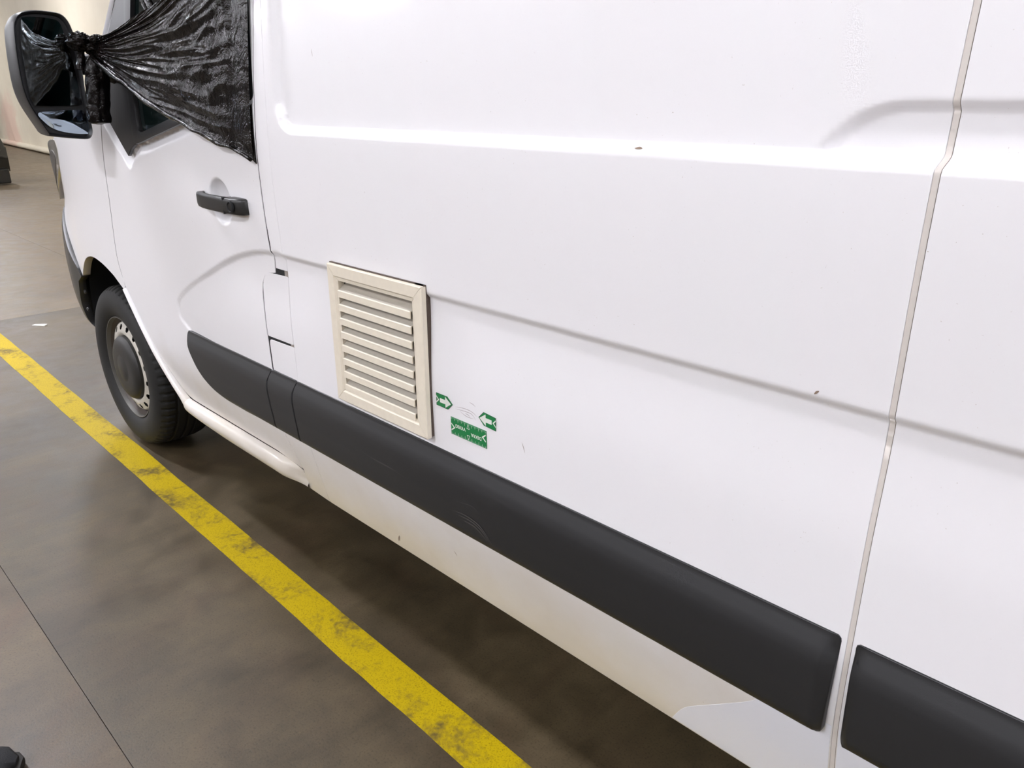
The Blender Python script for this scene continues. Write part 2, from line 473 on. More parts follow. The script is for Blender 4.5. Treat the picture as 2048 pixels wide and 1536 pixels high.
# ------------------------------------------------------------------ van body surface (y outwards is negative)
zc = np.array([.20, .25, .315, .40, .45, .51, .55, .62, .70, .80, .95, 1.05, 1.15, 1.25, 1.33, 1.46, 1.62, 1.80, 2.0, 2.2, 2.4, 2.5])
yc = np.array([.10, .085, .060, .041, .029, .015, .008, .003, .001, -.001, -.003, -.005, -.009, -.011, -.010, -.003, .008, .025, .05, .085, .14, .20])
zd = np.arange(.1, 2.7, .002); yd = np.interp(zd, zc, yc)
k_ = np.exp(-.5*(np.arange(-40, 41)/14.0)**2); k_ /= k_.sum(); yd = np.convolve(np.pad(yd, 40, 'edge'), k_, 'valid')
def yb(z): return np.interp(z, zd, yd)
def yplan(x, z):
    d = np.clip(.22-np.asarray(x, float), 0, None)
    f = .19*d*d*(1-.22*sm(1.05, .85, z))
    e = np.clip(-.60-np.asarray(x, float), 0, None)
    return f+2.2*e*e

GARC = [(1.5333, 1.0463), (1.468, 1.0452), (1.3868, 1.0357), (1.2976, 1.0142), (1.1998, .9825), (1.0911, .9373), (.9939, .8979),
        (.8872, .8488), (.8295, .8143), (.8043, .7882), (.7992, .7535), (.8162, .7263), (.866, .7027)]
GLINE = np.concatenate([np.array([(5.0, 1.0463), (3.0, 1.0463)]), smooth_curve(GARC, 6)])
GPOLY = np.concatenate([GLINE, np.array([(.868, .2), (5.0, .2)])])
def groove(x, z):
    P2 = np.stack([x, z], -1); d = dist_poly(GLINE, P2); ins = inside(GPOLY, P2)
    dep = .0085*sm(0, .012, d)*(1-sm(.016, .21, d))*(.6+.4*sm(.85, 1.25, x))
    return np.where(ins, dep, .0)
# upper recess and sliding rail channel
def recess(x, z):
    r = .075; cx, cz = 1.572+r, 1.3375+r
    dx, dz = x-1.572, z-1.3375
    corner = (x < cx) & (z < cz)
    d = np.where(corner, r-np.hypot(cx-x, cz-z), np.minimum(dx, dz))
    wx = np.where(dx < dz, .030, .015)
    return .015*sm(0, 1, d/wx)
ztx = np.array([2.80, 2.84, 2.863, 2.873, 2.889, 2.905, 2.926, 2.947, 2.98, 5.0]); ztz = np.array([1.325, 1.345, 1.3596, 1.3743, 1.3888, 1.3989, 1.4061, 1.4094, 1.4098, 1.4098])
def channel(x, z):
    zt = np.interp(x, ztx, ztz); wd = .011+.016*sm(2.95, 2.85, x)
    return .0115*sm(0, 1, (zt-z)/wd)*sm(1.3375, 1.357, z)

WIN = np.array([(.435, 1.395), (.622, 1.2382), (.655, 1.262), (.715, 1.285), (.765, 1.288), (1.168, 1.368), (1.462, 1.425), (1.462, 2.05), (.95, 2.05), (.55, 1.585)])
def door_y(x, z):
    P2 = np.stack([x, z], -1)
    y = yb(z)+yplan(x, z)+groove(x, z)
    d = dist_poly(WIN, P2, True); ins = inside(WIN, P2)
    lower = sm(1.20, 1.0, x)
    y = y+np.where(ins, .014, .022*(1-sm(.002, .042, d))*(.15+.85*lower))
    r = np.hypot((x-1.240), (z-1.150)*1.02)
    y = y+.030*np.clip(1-(r/.062)**2, 0, 1)**.8
    # rounded inner return along the lower edge
    return y
def body_y(x, z):
    return yb(z)+groove(x, z)+recess(x, z)+channel(x, z)+yplan(x, z)
def plain_y(x, z): return yb(z)+yplan(x, z)

van = empty('cargo_van', (0, 0, 0))
tag(van, 'white panel van with dark rub strips and a taped-over door window', 'van')

# main side panel and rear panel
seam_top = 2.36
zfine = np.concatenate([np.arange(1.000, 1.056, .004), np.arange(1.332, 1.420, .004)])
side = panel('side_panel', [(1.5415, .318), (2.9985, .318), (2.9985, seam_top), (1.5415, seam_top)], body_y, PAINT, van, step=.009, zrows=zfine, hole=[(1.790, .753), (2.080, .753), (2.080, 1.035), (1.790, 1.035)])
rear = panel('rear_side_panel', [(3.0085, .318), (3.18, .318), (3.26, .40), (3.33, .62), (3.47, .79), (3.682, .84), (3.90, .79), (4.03, .62), (4.10, .40), (4.18, .33), (4.70, .36), (4.70, seam_top), (3.0085, seam_top)],
             body_y, PAINT, van, step=.016, zrows=zfine)
# sealed joint between them
def seam_strip(name, xa, xb, z0, z1, off, mat):
    V = []; F = []
    zz = np.unique(np.concatenate([np.arange(z0, z1, .02), zfine[(zfine > z0) & (zfine < z1)], [z1]]))
    for z in zz:
        for x in (xa, (xa+xb)/2, xb):
            V.append((x, float(body_y(np.array([x]), np.array([z]))[0])+off, z))
    for i in range(len(zz)-1):
        for j in range(2): a_ = 3*i+j; F.append((a_, a_+1, a_+4, a_+3))
    return mesh_obj(name, V, F, mat, van)
seam_strip('seam_gap', 2.994, 3.013, .32, seam_top-.01, .0022, GRIME)
seam_strip('seam_sealer', 3.0000, 3.0068, .32, seam_top-.01, .0008, SEALER)

# B pillar strip
pil = panel('pillar_panel', [(1.479, 1.000), (1.538, 1.000), (1.538, seam_top), (1.556, seam_top)][:0] or
            [(1.4820, 1.003), (1.5385, 1.003), (1.5385, 2.05), (1.53, 2.05), (1.509, 1.62), (1.491, 1.46), (1.4800, 1.29), (1.4800, 1.12), (1.4840, 1.06)], body_y, PAINT, van, step=.012)
# fuel flap + lower flap
flap = panel('fuel_flap', round_poly([(1.4055, .806), (1.5365, .808), (1.5365, .986), (1.402, .982)], [.004, .004, .006, .055]), body_y, PAINT, van, step=.010)
flap2 = panel('lower_flap', round_poly([(1.4085, .700), (1.5365, .700), (1.5365, .799), (1.4085, .795)], [.004, .004, .004, .012]), lambda x, z: body_y(x, z)+.001, PAINT, van, step=.010)
post = panel('pillar_foot', [(1.4300, .324), (1.5370, .318), (1.5370, .56), (1.397, .56), (1.400, .515), (1.4395, .392)], plain_y, PAINT, van, step=.012)
# dark void behind the door gaps
def backing(name, x0, x1, z0, z1, off, mat, fn=plain_y, step=.05):
    xs_ = np.linspace(x0, x1, max(2, int((x1-x0)/step)+1)); zs_ = np.linspace(z0, z1, max(2, int((z1-z0)/step)+1))
    X, Z = np.meshgrid(xs_, zs_); Y = fn(X.ravel(), Z.ravel())+off
    V = list(zip(X.ravel(), Y, Z.ravel())); n = len(xs_)
    F = [(i*n+j, i*n+j+1, (i+1)*n+j+1, (i+1)*n+j) for i in range(len(zs_)-1) for j in range(n-1)]
    return mesh_obj(name, V, F, mat, van)
backing('door_seal', 1.385, 1.520, .57, 2.0, .0022, LINER, fn=body_y, step=.008)
backing('joint_filler', 1.520, 1.560, .56, 2.0, .0022, JOINTM, fn=body_y, step=.008)
backing('sill_joint', 1.520, 1.560, .325, .56, .0018, GRIME, fn=body_y, step=.008)

# front door
DF = [(.4558, 1.4062), (.4032, 1.2471), (.3704, 1.1121), (.3357, .9696), (.3210, .8900), (.3215, .8500), (.3300, .8147), (.3440, .7700),
      (.400, .705), (.4991, .5931), (.5908, .4913), (.6400, .4420), (.6740, .4180), (.7150, .4100)]
dcur = smooth_curve(DF, 4)
dcur[:, 0] += .0035
door_out = list(map(tuple, dcur))+[(1.30, .409), (1.4330, .3945), (1.3930, .505), (1.3930, .56), (1.3985, .70), (1.3985, .80), (1.3945, .925), (1.4000, .952), (1.4160, .972), (1.4420, .984), (1.4740, .990),
           (1.4760, 1.03), (1.4720, 1.08), (1.4720, 1.29), (1.4835, 1.46), (1.5015, 1.62), (1.5200, 2.02), (.945, 2.02), (.722, 1.79), (.525, 1.590)]
t_ = np.linspace(0, 2*math.pi, 40, endpoint=False)
cup = np.array([(1.240+r*math.cos(a), 1.150+r*math.sin(a)) for r in np.arange(.004, .074, .004) for a in t_[::max(1, int(3-r*30))]])
door = panel('front_door', door_out, door_y, PAINT, van, step=.0075, extra=(np.array([1.240, 1.150]), .074, cup))

# window surround, sail panel, glass (sub-parts of the door)
def flat_shape(name, outline, yf, off, thick, mat, parent, step=.015, edge=.002):
    return panel(name, outline, yf, mat, parent, step=step, edge=edge, depth=thick, offset=off)
def win_y(x, z): return yb(z)+yplan(x, z)+.012
SAIL = [(.440, 1.393), (.622, 1.2405), (.652, 1.262), (.700, 1.281), (.690, 1.310), (.690, 1.44), (.735, 1.60), (.80, 1.76), (.770, 1.795), (.572, 1.588)]
flat_shape('sail_panel', SAIL, win_y, .010, .01, BLACK_TRIM, door)
GL = round_poly([(.745, 1.312), (1.45, 1.45), (1.47, 1.98), (.99, 1.98), (.80, 1.72), (.735, 1.46)], [.03, .01, .02, .05, .05, .02])
outer = round_poly([(.690, 1.276), (.735, 1.281), (1.460, 1.424), (1.505, 2.01), (.965, 2.01), (.745, 1.72), (.692, 1.46)], [.02, .035, .005, .01, .05, .05, .02])
# window frame ring
def ring_shape(name, outer, inner, yf, off, mat, parent):
    o = resample(outer, .012); i_ = resample(inner, .012)
    n = max(len(o), len(i_))
    def even(p, n):
        q = np.concatenate([p, p[:1]]); s = np.concatenate([[0], np.cumsum(np.linalg.norm(np.diff(q, axis=0), axis=1))]); t = np.linspace(0, s[-1], n, endpoint=False)
        return np.stack([np.interp(t, s, q[:, 0]), np.interp(t, s, q[:, 1])], -1)
    O = even(o, 260); I = np.array([i_[np.argmin(np.linalg.norm(i_-p, axis=1))] for p in O])
    rows = [(O, .004), (O+(I-O)*.04, -.003), (O+(I-O)*.5, -.004), (I-(I-O)*.06, -.002), (I, .006), (I, .016)]
    rr = []
    for p, dy in rows:
        y = yf(p[:, 0], p[:, 1])-off+dy; rr.append([(a, b_, c_) for (a, c_), b_ in zip(p, y)])
    return loft(name, rr, mat, parent, caps=False, auto=50)
ring_shape('window_frame', outer, GL, win_y, .010, BLACK_TRIM, door)
flat_shape('window_glass', GL, win_y, .000, .004, GLASS, door, step=.04)

# door handle
secs = [(1.146, -.006, .004, 1.1560, .010), (1.149, -.016, .009, 1.1555, .0165), (1.158, -.026, .0115, 1.1545, .0185), (1.175, -.0340, .0095, 1.1535, .0195), (1.205, -.0385, .0088, 1.1525, .0200), (1.25, -.0390, .0090, 1.1520, .0203),
        (1.300, -.0365, .0100, 1.1515, .0205), (1.326, -.0340, .0115, 1.1510, .0205), (1.332, -.024, .021, 1.1505, .0210), (1.355, -.021, .021, 1.1500, .0212), (1.378, -.017, .019, 1.1495, .0212), (1.392, -.013, .015, 1.1492, .0205), (1.397, -.009, .010, 1.149, .018)]
rr = []
for x, yc_, hy, zc_, hz in secs:
    ring = []
    for k in range(24):
        a = 2*math.pi*k/24; ca, sa = math.cos(a), math.sin(a); e = .45
        ring.append((x, yc_+hy*math.copysign(abs(ca)**e, ca), zc_+hz*math.copysign(abs(sa)**e, sa)))
    rr.append(ring)
handle = loft('door_handle', rr, HANDLE, door, auto=45); handle['label'] = 'black pull handle with lock'
bm = bmesh.new()
for k, (r_in, y_) in enumerate(((.0135, -.0585), (.0135, -.0565))): pass
bm.free()
lathe_y('lock_ring', [(.0150, .004), (.0150, -.0010), (.0130, -.0018), (.0115, -.0006), (.0105, .003), (.0, .003)], LINER, door, seg=32, centre=(1.363, -.0428, 1.150))
box('lock_split', (1.3275, 1.3305, -.0450, -.020, 1.1295, 1.172), LINER, door)

sc_ = smooth_curve(DF[:8], 4)
loft('front_door_seal', [[(x-.006, float(plain_y(np.array([x]), np.array([z]))[0])+.0010, z), (x+.008, float(plain_y(np.array([x]), np.array([z]))[0])+.0010, z)] for x, z in sc_], SEALG, van, closed=False, caps=False)
# fender, bumper, headlamp
fen_edge = smooth_curve(DF[:8], 4)[::-1]; fen_edge[:, 0] -= .001
ARCH = [(.3300, .7480), (.2800, .7720), (.2303, .7950), (.1392, .8200), (.0339, .8300), (-.0550, .8180), (-.1350, .7900), (-.215, .742), (-.265, .705)]
fender = panel('front_fender', list(map(tuple, smooth_curve(ARCH, 4)))+[(-.40, .80), (-.55, .90), (-.64, .955), (-.60, .985), (-.45, 1.06), (-.32, 1.14), (-.25, 1.20), (-.235, 1.24), (-.30, 1.262), (.02, 1.315), (.30, 1.385), (.40, 1.455), (.440, 1.490), (.47, 1.53)]+[tuple(p) for p in smooth_curve(DF[:8], 4)[:]-np.array([.0035, 0])], plain_y, PAINT, van, step=.014, depth=.03)
lamp_out = smooth_curve([(-.60, .988), (-.45, 1.063), (-.32, 1.143), (-.255, 1.20), (-.24, 1.235), (-.30, 1.255), (-.45, 1.235), (-.58, 1.17), (-.66, 1.05)], 4, closed=True)
lampb = panel('headlamp', list(map(tuple, lamp_out)), lambda x, z: plain_y(x, z)-.002-.018*sm(-.25, -.5, x), LENS, van, step=.02, depth=.05)
lampi = smooth_curve([(-.57, 1.02), (-.45, 1.085), (-.36, 1.15), (-.33, 1.19), (-.38, 1.21), (-.50, 1.17), (-.59, 1.09)], 3, closed=True)
panel('lamp_bezel', list(map(tuple, lampi)), lambda x, z: plain_y(x, z)-.004-.018*sm(-.25, -.5, x), LAMPBODY, lampb, step=.03, depth=.004)
bum = panel('front_bumper', [(-.268, .702), (-.335, .67), (-.385, .56), (-.395, .46), (-.34, .40), (-.29, .345), (-.40, .25), (-.60, .24), (-.78, .26), (-.78, .90), (-.66, .955), (-.56, .897), (-.41, .797)],
            lambda x, z: plain_y(x, z)-.006-.020*sm(-.25, -.45, x)*sm(1.0, .7, z)+.10*sm(.5, .24, z), PLASTIC, van, step=.02, depth=.03)

# rolled wheel-arch and rocker flange under the door
R_in = smooth_curve([(.3440, .7620), (.400, .697), (.4991, .586), (.5908, .484), (.640, .4360), (.674, .4120), (.715, .4045), (.95, .4040), (1.20, .4040), (1.35, .4030), (1.4360, .3900)], 8)
R_out = smooth_curve([(.3290, .7440), (.385, .672), (.478, .565), (.570, .462), (.618, .408), (.652, .371), (.695, .3420), (.95, .3300), (1.20, .3300), (1.37, .3290), (1.4420, .3250)], 8)
prof = [(0.0, .016), (.05, .003), (.22, -.006), (.45, -.009), (.68, -.006), (.86, .004), (1.0, .022), (1.02, .07)]
rr = []
for s, dy in prof:
    Pp = R_in+(R_out-R_in)*s
    y = plain_y(Pp[:, 0], np.maximum(Pp[:, 1], .40))*.6+dy
    fd = sm(1.33, 1.438, Pp[:, 0])*(1 if s < .8 else .7); y = y*(1-fd)+(plain_y(Pp[:, 0], Pp[:, 1])+max(0, dy-.02))*fd
    rr.append([(a, b_, c_) for (a, c_), b_ in zip(Pp, y)])
loft('rocker_flange', rr, PAINT, van, closed=False, caps=False)
# lower sill below the flange, up to the pillar foot
backing('rocker_inner', .66, 1.45, .30, .42, .075, UNDER, step=.1)
# sill patch in a cleaner paint
PATCH = list(map(tuple, smooth_curve([(2.706, .3215), (2.735, .372), (2.780, .415), (2.830, .460), (2.872, .500), (2.900, .54)], 5)))+[(2.9975, .540), (2.9975, .3195)]
panel('sill_patch', PATCH, plain_y, PAINT_CLEAN, van, step=.015, offset=.0006, edge=.0003, depth=.0008)
panel('sill_patch', [(3.0095, .3195), (3.17, .3195), (3.25, .40), (3.275, .54), (3.0095, .54)], plain_y, PAINT_CLEAN, van, step=.02, offset=.0006, edge=.0003, depth=.0008)

# rub strips
def strip_y(x, z):
    z = np.asarray(z, float)
    zz = np.array([.515, .522, .526, .534, .546, .60, .646, .660, .675, .690, .700, .7045]); yy = np.array([.012, .004, -.004, -.0105, -.0140, -.0178, -.0190, -.0178, -.0135, -.0075, -.0035, -.0015])
    return np.minimum(np.interp(z, zz, yy), yb(z)-.0012)
def strip_panel(outline, ends=()):
    def f(x, z):
        y = strip_y(x, z)
        for xe, s, wd in ends:        # chamfered or rounded ends
            d = np.abs(x-xe); y = np.minimum(y+.012*(1-sm(0, wd, d)), yb(z)-.0015)
        return y+yplan(x, z)
    return panel('rub_strip', outline, f, PLASTIC, van, step=.011, zrows=np.array([.524, .532, .545, .648, .655, .662, .671, .680, .688, .696]), edge=.0018, depth=.024)
TIP = smooth_curve([(.866, .7045), (.8640, .690), (.8918, .6392), (.9314, .5922), (.9861, .5600), (1.0746, .5380), (1.20, .5270), (1.30, .5230)], 6)
s0 = strip_panel([(1.3975, .7045)]+list(map(tuple, TIP))+[(1.4030, .522), (1.4030, .56), (1.3900, .65), (1.3860, .672), (1.3930, .69)], ends=())
s1 = strip_panel([(1.4120, .522), (1.5330, .522), (1.5330, .57), (1.5240, .655), (1.5220, .672), (1.5320, .7045), (1.4060, .7045), (1.3980, .688), (1.3950, .672), (1.3990, .65), (1.4110, .57)])
s2 = strip_panel([(1.5430, .522), (2.9720, .522), (2.9790, .5232), (2.9835, .5265), (2.9858, .5320), (2.9865, .540), (2.9910, .6970), (2.9902, .7015), (2.987, .7045), (1.5400, .7045), (1.5330, .688), (1.5310, .672), (1.5335, .65), (1.5415, .57)], ends=((2.990, 1, .014),))
s3 = strip_panel([(3.0310, .522), (3.26, .522), (3.27, .7045), (3.0180, .7045), (3.0150, .7020), (3.0142, .697), (3.0182, .540), (3.0190, .5320), (3.0215, .5265), (3.0255, .5232)], ends=((3.015, 1, .008),))
for s in (s0, s1, s2, s3): s['label'] = 'dark grey plastic rub strip'

# body shell out of sight: far side, roof, nose, floor pan
SHELL = PAINT
prof_side = [(4.70, .36), (4.70, seam_top), (4.66, 2.46), (1.35, 2.46), (1.05, 2.30), (.52, 1.62), (.30, 1.395), (-.30, 1.262), (-.62, 1.10), (-.76, .95), (-.80, .60), (-.76, .27)]
rr = []
for x, z in prof_side:
    zz = min(z, 2.46)
    y0 = float(yb(min(z, seam_top)))+float(yplan(np.array([x]), np.array([z]))[0])+.012
    if z > seam_top: y0 = .22
    if (x, z) in ((1.05, 2.30), (.52, 1.62), (.30, 1.395)): y0 += .09
    ys_ = np.linspace(y0, 2.07-y0, 15)
    rr.append([(x, yy, z+(.05 if z > 2.3 else .02)*math.sin(math.pi*i/14)) for i, yy in enumerate(ys_)])
def strip_of(name, i0, i1, mat):
    return loft(name, rr[i0:i1+1], mat, van, closed=False, caps=False, auto=30)
pA = [(.45, 1.47), (.525, 1.590), (.722, 1.79), (.945, 2.02), (1.15, 2.30), (1.35, 2.46)]; pB = [(.30, 1.400), (.49, 1.60), (.68, 1.80), (.88, 2.03), (1.08, 2.30), (1.35, 2.465)]
pr_ = []
for (xa, za), (xb, zb) in zip(pA, pB):
    ya = float(yb(min(za, 2.36)))+.002; yb_ = ya+.085
    pr_.append([(xa+.002, ya+.012, za), (xa-.001, ya, za), (xa-.010, ya+.004, za+.002), (xa+(xb-xa)*.6, ya+.045, za+(zb-za)*.6), (xb, yb_, zb), (xb+.01, yb_+.02, zb)])
loft('windscreen_pillar', pr_, PAINT, van, closed=False, caps=False)
strip_of('rear_doors', 0, 1, SHELL); strip_of('roof', 1, 4, SHELL); strip_of('windscreen', 4, 6, GLASS); strip_of('bonnet', 6, 9, SHELL); strip_of('nose', 9, 11, PLASTIC)
V = []; F = []
cx_, cz_ = [], []
far = [(p[0], p[1]) for p in prof_side]
bm = bmesh.new(); f = bm.faces.new([bm.verts.new((x, 2.07-float(yb(min(z, seam_top)))-float(yplan(np.array([x]), np.array([z]))[0]), z)) for x, z in far])
bmesh.ops.triangulate(bm, faces=[f]); bm_obj('far_side_panel', bm, SHELL, van)
box('floor_pan', (.60, 3.25, .10, 1.97, .30, .36), UNDER, van)
box('floor_pan', (3.25, 4.70, .36, 1.71, .34, .40), UNDER, van)
box('floor_pan', (-.74, .60, .40, 1.67, .26, .34), UNDER, van)
box('bulkhead', (1.62, 1.66, .06, 2.0, .36, 2.40), LINER, van)
# roof cant rail from the side panel up to the roof
rr2 = []
for x in np.linspace(1.35, 4.70, 6): rr2.append([(x, float(yb(z)), z) if z < 2.4 else (x, .225, 2.465) for z in (2.05, 2.15, 2.25, 2.30, 2.36, 2.47)])
loft('cant_rail', rr2, PAINT, van, closed=False, caps=False)

# wheel arch liner
LN = smooth_curve([(.70, .365), (.665, .40), (.60, .475), (.50, .595), (.40, .71), (.34, .775), (.23, .822), (.13, .846), (.03, .855), (-.06, .845), (-.15, .815), (-.235, .765), (-.30, .705), (-.36, .62), (-.392, .52), (-.385, .44), (-.33, .385)], 4)
rr = []
for x, z in LN:
    rr.append([(x, float(yplan(np.array([x]), np.array([z]))[0])+y, z) for y in (.030, .08, .14, .26, .40)])
loft('wheel_arch_liner', rr, LINER, van, closed=False, caps=False)
bm = bmesh.new(); add_box(bm, -.45, .66, .38, .40, .36, .9); bm_obj('inner_wing', bm, LINER, van)
for (xx, zz) in ((-.352, .62), (-.362, .54)):
    lathe_y('liner_clip', [(0, -.004), (.008, -.003), (.010, .002)], PLASTIC, van, seg=12, centre=(xx+.02, .05, zz))

# wheels
def make_wheel(cx, cy, cz):
    R = .349; seg = 120
    prof = [(.219, .010), (.222, -.004), (.232, -.012), (.250, -.019), (.270, -.022), (.295, -.0215), (.315, -.016), (.328, -.008), (.336, .002), (.3425, .014)]
    tread = [(.3440, .020), (.3445, .044), (.3370, .046), (.3370, .055), (.3470, .057), (.3480, .085), (.3410, .087), (.3410, .097), (.3490, .099), (.3490, .120), (.3410, .122), (.3410, .132), (.348, .134), (.347, .165), (.340, .195), (.32, .21), (.26, .215), (.22, .20)]
    rings = []
    for i in range(seg*3):
        a = 2*math.pi*i/(seg*3); ph = i % 6
        row = []
        for r, y in prof:
            q = r-(.0045 if (r > .333 and ph in (0, 1)) else 0); row.append((cx+q*math.cos(a), cy+y, cz+q*math.sin(a)))
        for j, (r, y) in enumerate(tread):
            q = r-(.006 if (j < 2 and ph in (0, 1)) else 0); row.append((cx+q*math.cos(a), cy+y, cz+q*math.sin(a)))
        rings.append(row)
    rings.append(rings[0])
    # flatten the contact patch
    rings = [[(x, y, max(z, 0.0015)) for x, y, z in r] for r in rings]
    ty = loft('tyre', rings, RUBBER, van, closed=False, caps=False, auto=32)
    lathe_y('rim_lip', [(.2175, .012), (.2205, .000), (.2190, -.006), (.2155, -.006), (.2130, .002), (.2120, .012)], RIMLIP, ty, centre=(cx, cy, cz))
    lathe_y('rim_barrel', [(.2120, .010), (.2080, .022), (.2000, .035), (.1960, .075), (.1940, .12), (.19, .19)], BARREL, ty, centre=(cx, cy, cz))
    # steel disc with a ring of holes, built as a polar grid with the holes left out
    nh = 16; na = nh*20
    radp = [(.130, .020), (.142, .006), (.148, .003), (.154, .003), (.158, .0035)]+[(.160+.0022*q, .0040+.0009*q) for q in range(13)]+[(.192, .0200), (.1965, .040)]
    V = []; F = []
    for i in range(na):
        a = 2*math.pi*i/na
        for r, y in radp: V.append((cx+r*math.cos(a), cy+y, cz+r*math.sin(a)))
    m_ = len(radp)
    for i in range(na):
        for j in range(m_-1):
            am_ = ((i+.5) % 20-10)/10.0*math.pi/nh; rm = (radp[j][0]+radp[j+1][0])/2
            if math.hypot(am_*.173/.0125, (rm-.1735)/.0115) < 1: continue
            k = (i+1) % na; F.append((i*m_+j, k*m_+j, k*m_+j+1, i*m_+j+1))
    mesh_obj('wheel_disc', V, F, STEEL, ty)
    lathe_y('disc_back', [(.09, .045), (.197, .045)], LINER, ty, centre=(cx, cy, cz))
    cap_o = lathe_y('hub_cap', [(0, -.0280), (.045, -.0275), (.052, -.0245), (.060, -.0245), (.095, -.0240), (.116, -.0205), (.130, -.0130), (.1365, -.004), (.1365, .012)], CAP, ty, centre=(cx, cy, cz))
    bm = bmesh.new()
    for (px_, pz_) in ((0, 0),):     # raised emblem: two linked arrowheads
        for s in (-1, 1):
            pts = [(-.030, s*.004), (0, s*.030), (.030, s*.004), (.022, s*.004), (0, s*.021), (-.022, s*.004)]
            lo = [bm.verts.new((cx+a, cy-.0225, cz+b_)) for a, b_ in pts]; hi = [bm.verts.new((cx+a, cy-.0275, cz+b_)) for a, b_ in pts]
            for q in range(6): bm.faces.new((lo[q], lo[(q+1) % 6], hi[(q+1) % 6], hi[q]))
            bm.faces.new(hi)
    bm_obj('emblem', bm, CAP, ty)
    return ty
w1 = make_wheel(0, .066, .3475)
w1.name = 'tyre'
rw = link(w1.copy(), van); rw.location = (3.682, .06, 0)
for c_ in list(w1.children):
    q = link(c_.copy(), rw)

# ventilation grille screwed to the flank
VX0, VX1, VZ0, VZ1 = 1.764, 2.106, .727, 1.0605
vent = empty('vent_grille'); vent.parent = van
vent['label'] = 'cream plastic louvred vent grille'
bm = bmesh.new(); add_box(bm, VX0-.001, VX1-.004, -.0115, .012, VZ0, VZ0+.03); add_box(bm, VX0-.001, VX1-.004, -.0115, .012, VZ1-.03, VZ1+.002)
add_box(bm, VX0-.001, VX0+.03, -.0115, .012, VZ0+.03, VZ1-.03); add_box(bm, VX1-.03, VX1-.001, -.0115, .012, VZ0+.002, VZ1+.002)
bm_obj('backing_foam', bm, FOAM, vent)
fw = .036
def mitre(name, a, b_, ia, ib):
    # one frame length: outer corners a,b and inner corners ia,ib in (x,z); chamfered inner edge
    rows = [(0.0, -.008), (0.0, -.0190), (.06, -.0205), (.70, -.0205), (.80, -.0170), (1.0, -.0160), (1.0, .000)]
    bm = bmesh.new(); A = []; B_ = []
    a, b_, ia, ib = map(np.array, (a, b_, ia, ib))
    for s, y in rows:
        p = a+(ia-a)*s; q = b_+(ib-b_)*s
        A.append(bm.verts.new((p[0], y, p[1]))); B_.append(bm.verts.new((q[0], y, q[1])))
    for i in range(len(rows)-1): bm.faces.new((A[i], A[i+1], B_[i+1], B_[i]))
    bm.faces.new((A[-1], A[0], B_[0], B_[-1])); bm.faces.new(A); bm.faces.new(B_[::-1])
    return bm_obj(name, bm, CREAM, vent)
e_ = .0006
mitre('frame_rail', (VX0+e_, VZ1), (VX1-e_, VZ1), (VX0+fw+e_, VZ1-fw), (VX1-fw-e_, VZ1-fw))
mitre('frame_rail', (VX0+e_, VZ0), (VX1-e_, VZ0), (VX0+fw+e_, VZ0+fw), (VX1-fw-e_, VZ0+fw))
mitre('frame_stile', (VX0, VZ0+e_), (VX0, VZ1-e_), (VX0+fw, VZ0+fw+e_), (VX0+fw, VZ1-fw-e_))
mitre('frame_stile', (VX1, VZ0+e_), (VX1, VZ1-e_), (VX1-fw, VZ0+fw+e_), (VX1-fw, VZ1-fw-e_))
box('back_plate', (VX0+.028, VX1-.028, .042, .045, VZ0+.028, VZ1-.028), CREAM_SHADE_DUST, vent)
for xa in (VX0+.0262, VX1-.0282): box('duct_side', (xa, xa+.002, -.008, .045, VZ0+.028, VZ1-.028), CREAM, vent)
# one louvre blade, repeated: front lip + blade sloping up and back
ip = VX0+fw+.0006; iq = VX1-fw-.0006
pitch_ = (VZ1-VZ0-2*fw)/8.0
bp_ = [(-.0195, -.002), (-.0195, .0125), (-.0180, .0140), (-.0160, .0140), (.0240, .0400), (.0240, .0380), (-.0160, .0115), (-.0165, -.002)]
bm = bmesh.new(); L_ = [bm.verts.new((ip, y, z)) for y, z in bp_]; R_ = [bm.verts.new((iq-.004, y, z)) for y, z in bp_]
for i in range(len(bp_)): bm.faces.new((L_[i], L_[(i+1) % 8], R_[(i+1) % 8], R_[i]))
bm.faces.new(L_[::-1]); bm.faces.new(R_)
slat = bm_obj('louvre', bm, CREAM, vent)
slat.data.materials.append(CREAM_SHADE_DUST)
for p_ in slat.data.polygons:      # shade painted in as darker, dusty cream on the blade behind the lip
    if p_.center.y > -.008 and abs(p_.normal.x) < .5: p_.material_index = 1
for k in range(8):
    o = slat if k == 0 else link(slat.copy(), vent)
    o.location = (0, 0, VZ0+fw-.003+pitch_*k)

# door mirror
MO = [(-0.2396, 1.6036), (-0.2329, 1.6236), (-0.2207, 1.6401), (-0.2035, 1.649), (-0.1728, 1.6537), (-0.1399, 1.6533), (-0.1072, 1.6487), (-0.0898, 1.6322), (-0.0811, 1.6053), (-0.0749, 1.564), (-0.074, 1.4934), (-0.0773, 1.4213), (-0.0768, 1.3773), (-0.0762, 1.3326), (-0.0774, 1.3101), (-0.0895, 1.2925), (-0.1189, 1.292), (-0.1951, 1.3021), (-0.2047, 1.3097), (-0.2114, 1.3244), (-0.2305, 1.3649), (-0.2434, 1.4003), (-0.2495, 1.435), (-0.2503, 1.4762), (-0.2468, 1.5437)]
G1 = [(-0.2131, 1.6271), (-0.2068, 1.6328), (-0.1777, 1.6359), (-0.1384, 1.6344), (-0.1129, 1.6265), (-0.1049, 1.597), (-0.096, 1.5351), (-0.0925, 1.4787), (-0.0904, 1.414), (-0.0911, 1.4024), (-0.1016, 1.3922), (-0.2133, 1.3902), (-0.2277, 1.3988), (-0.2325, 1.4281), (-0.2304, 1.5037), (-0.2258, 1.571)]
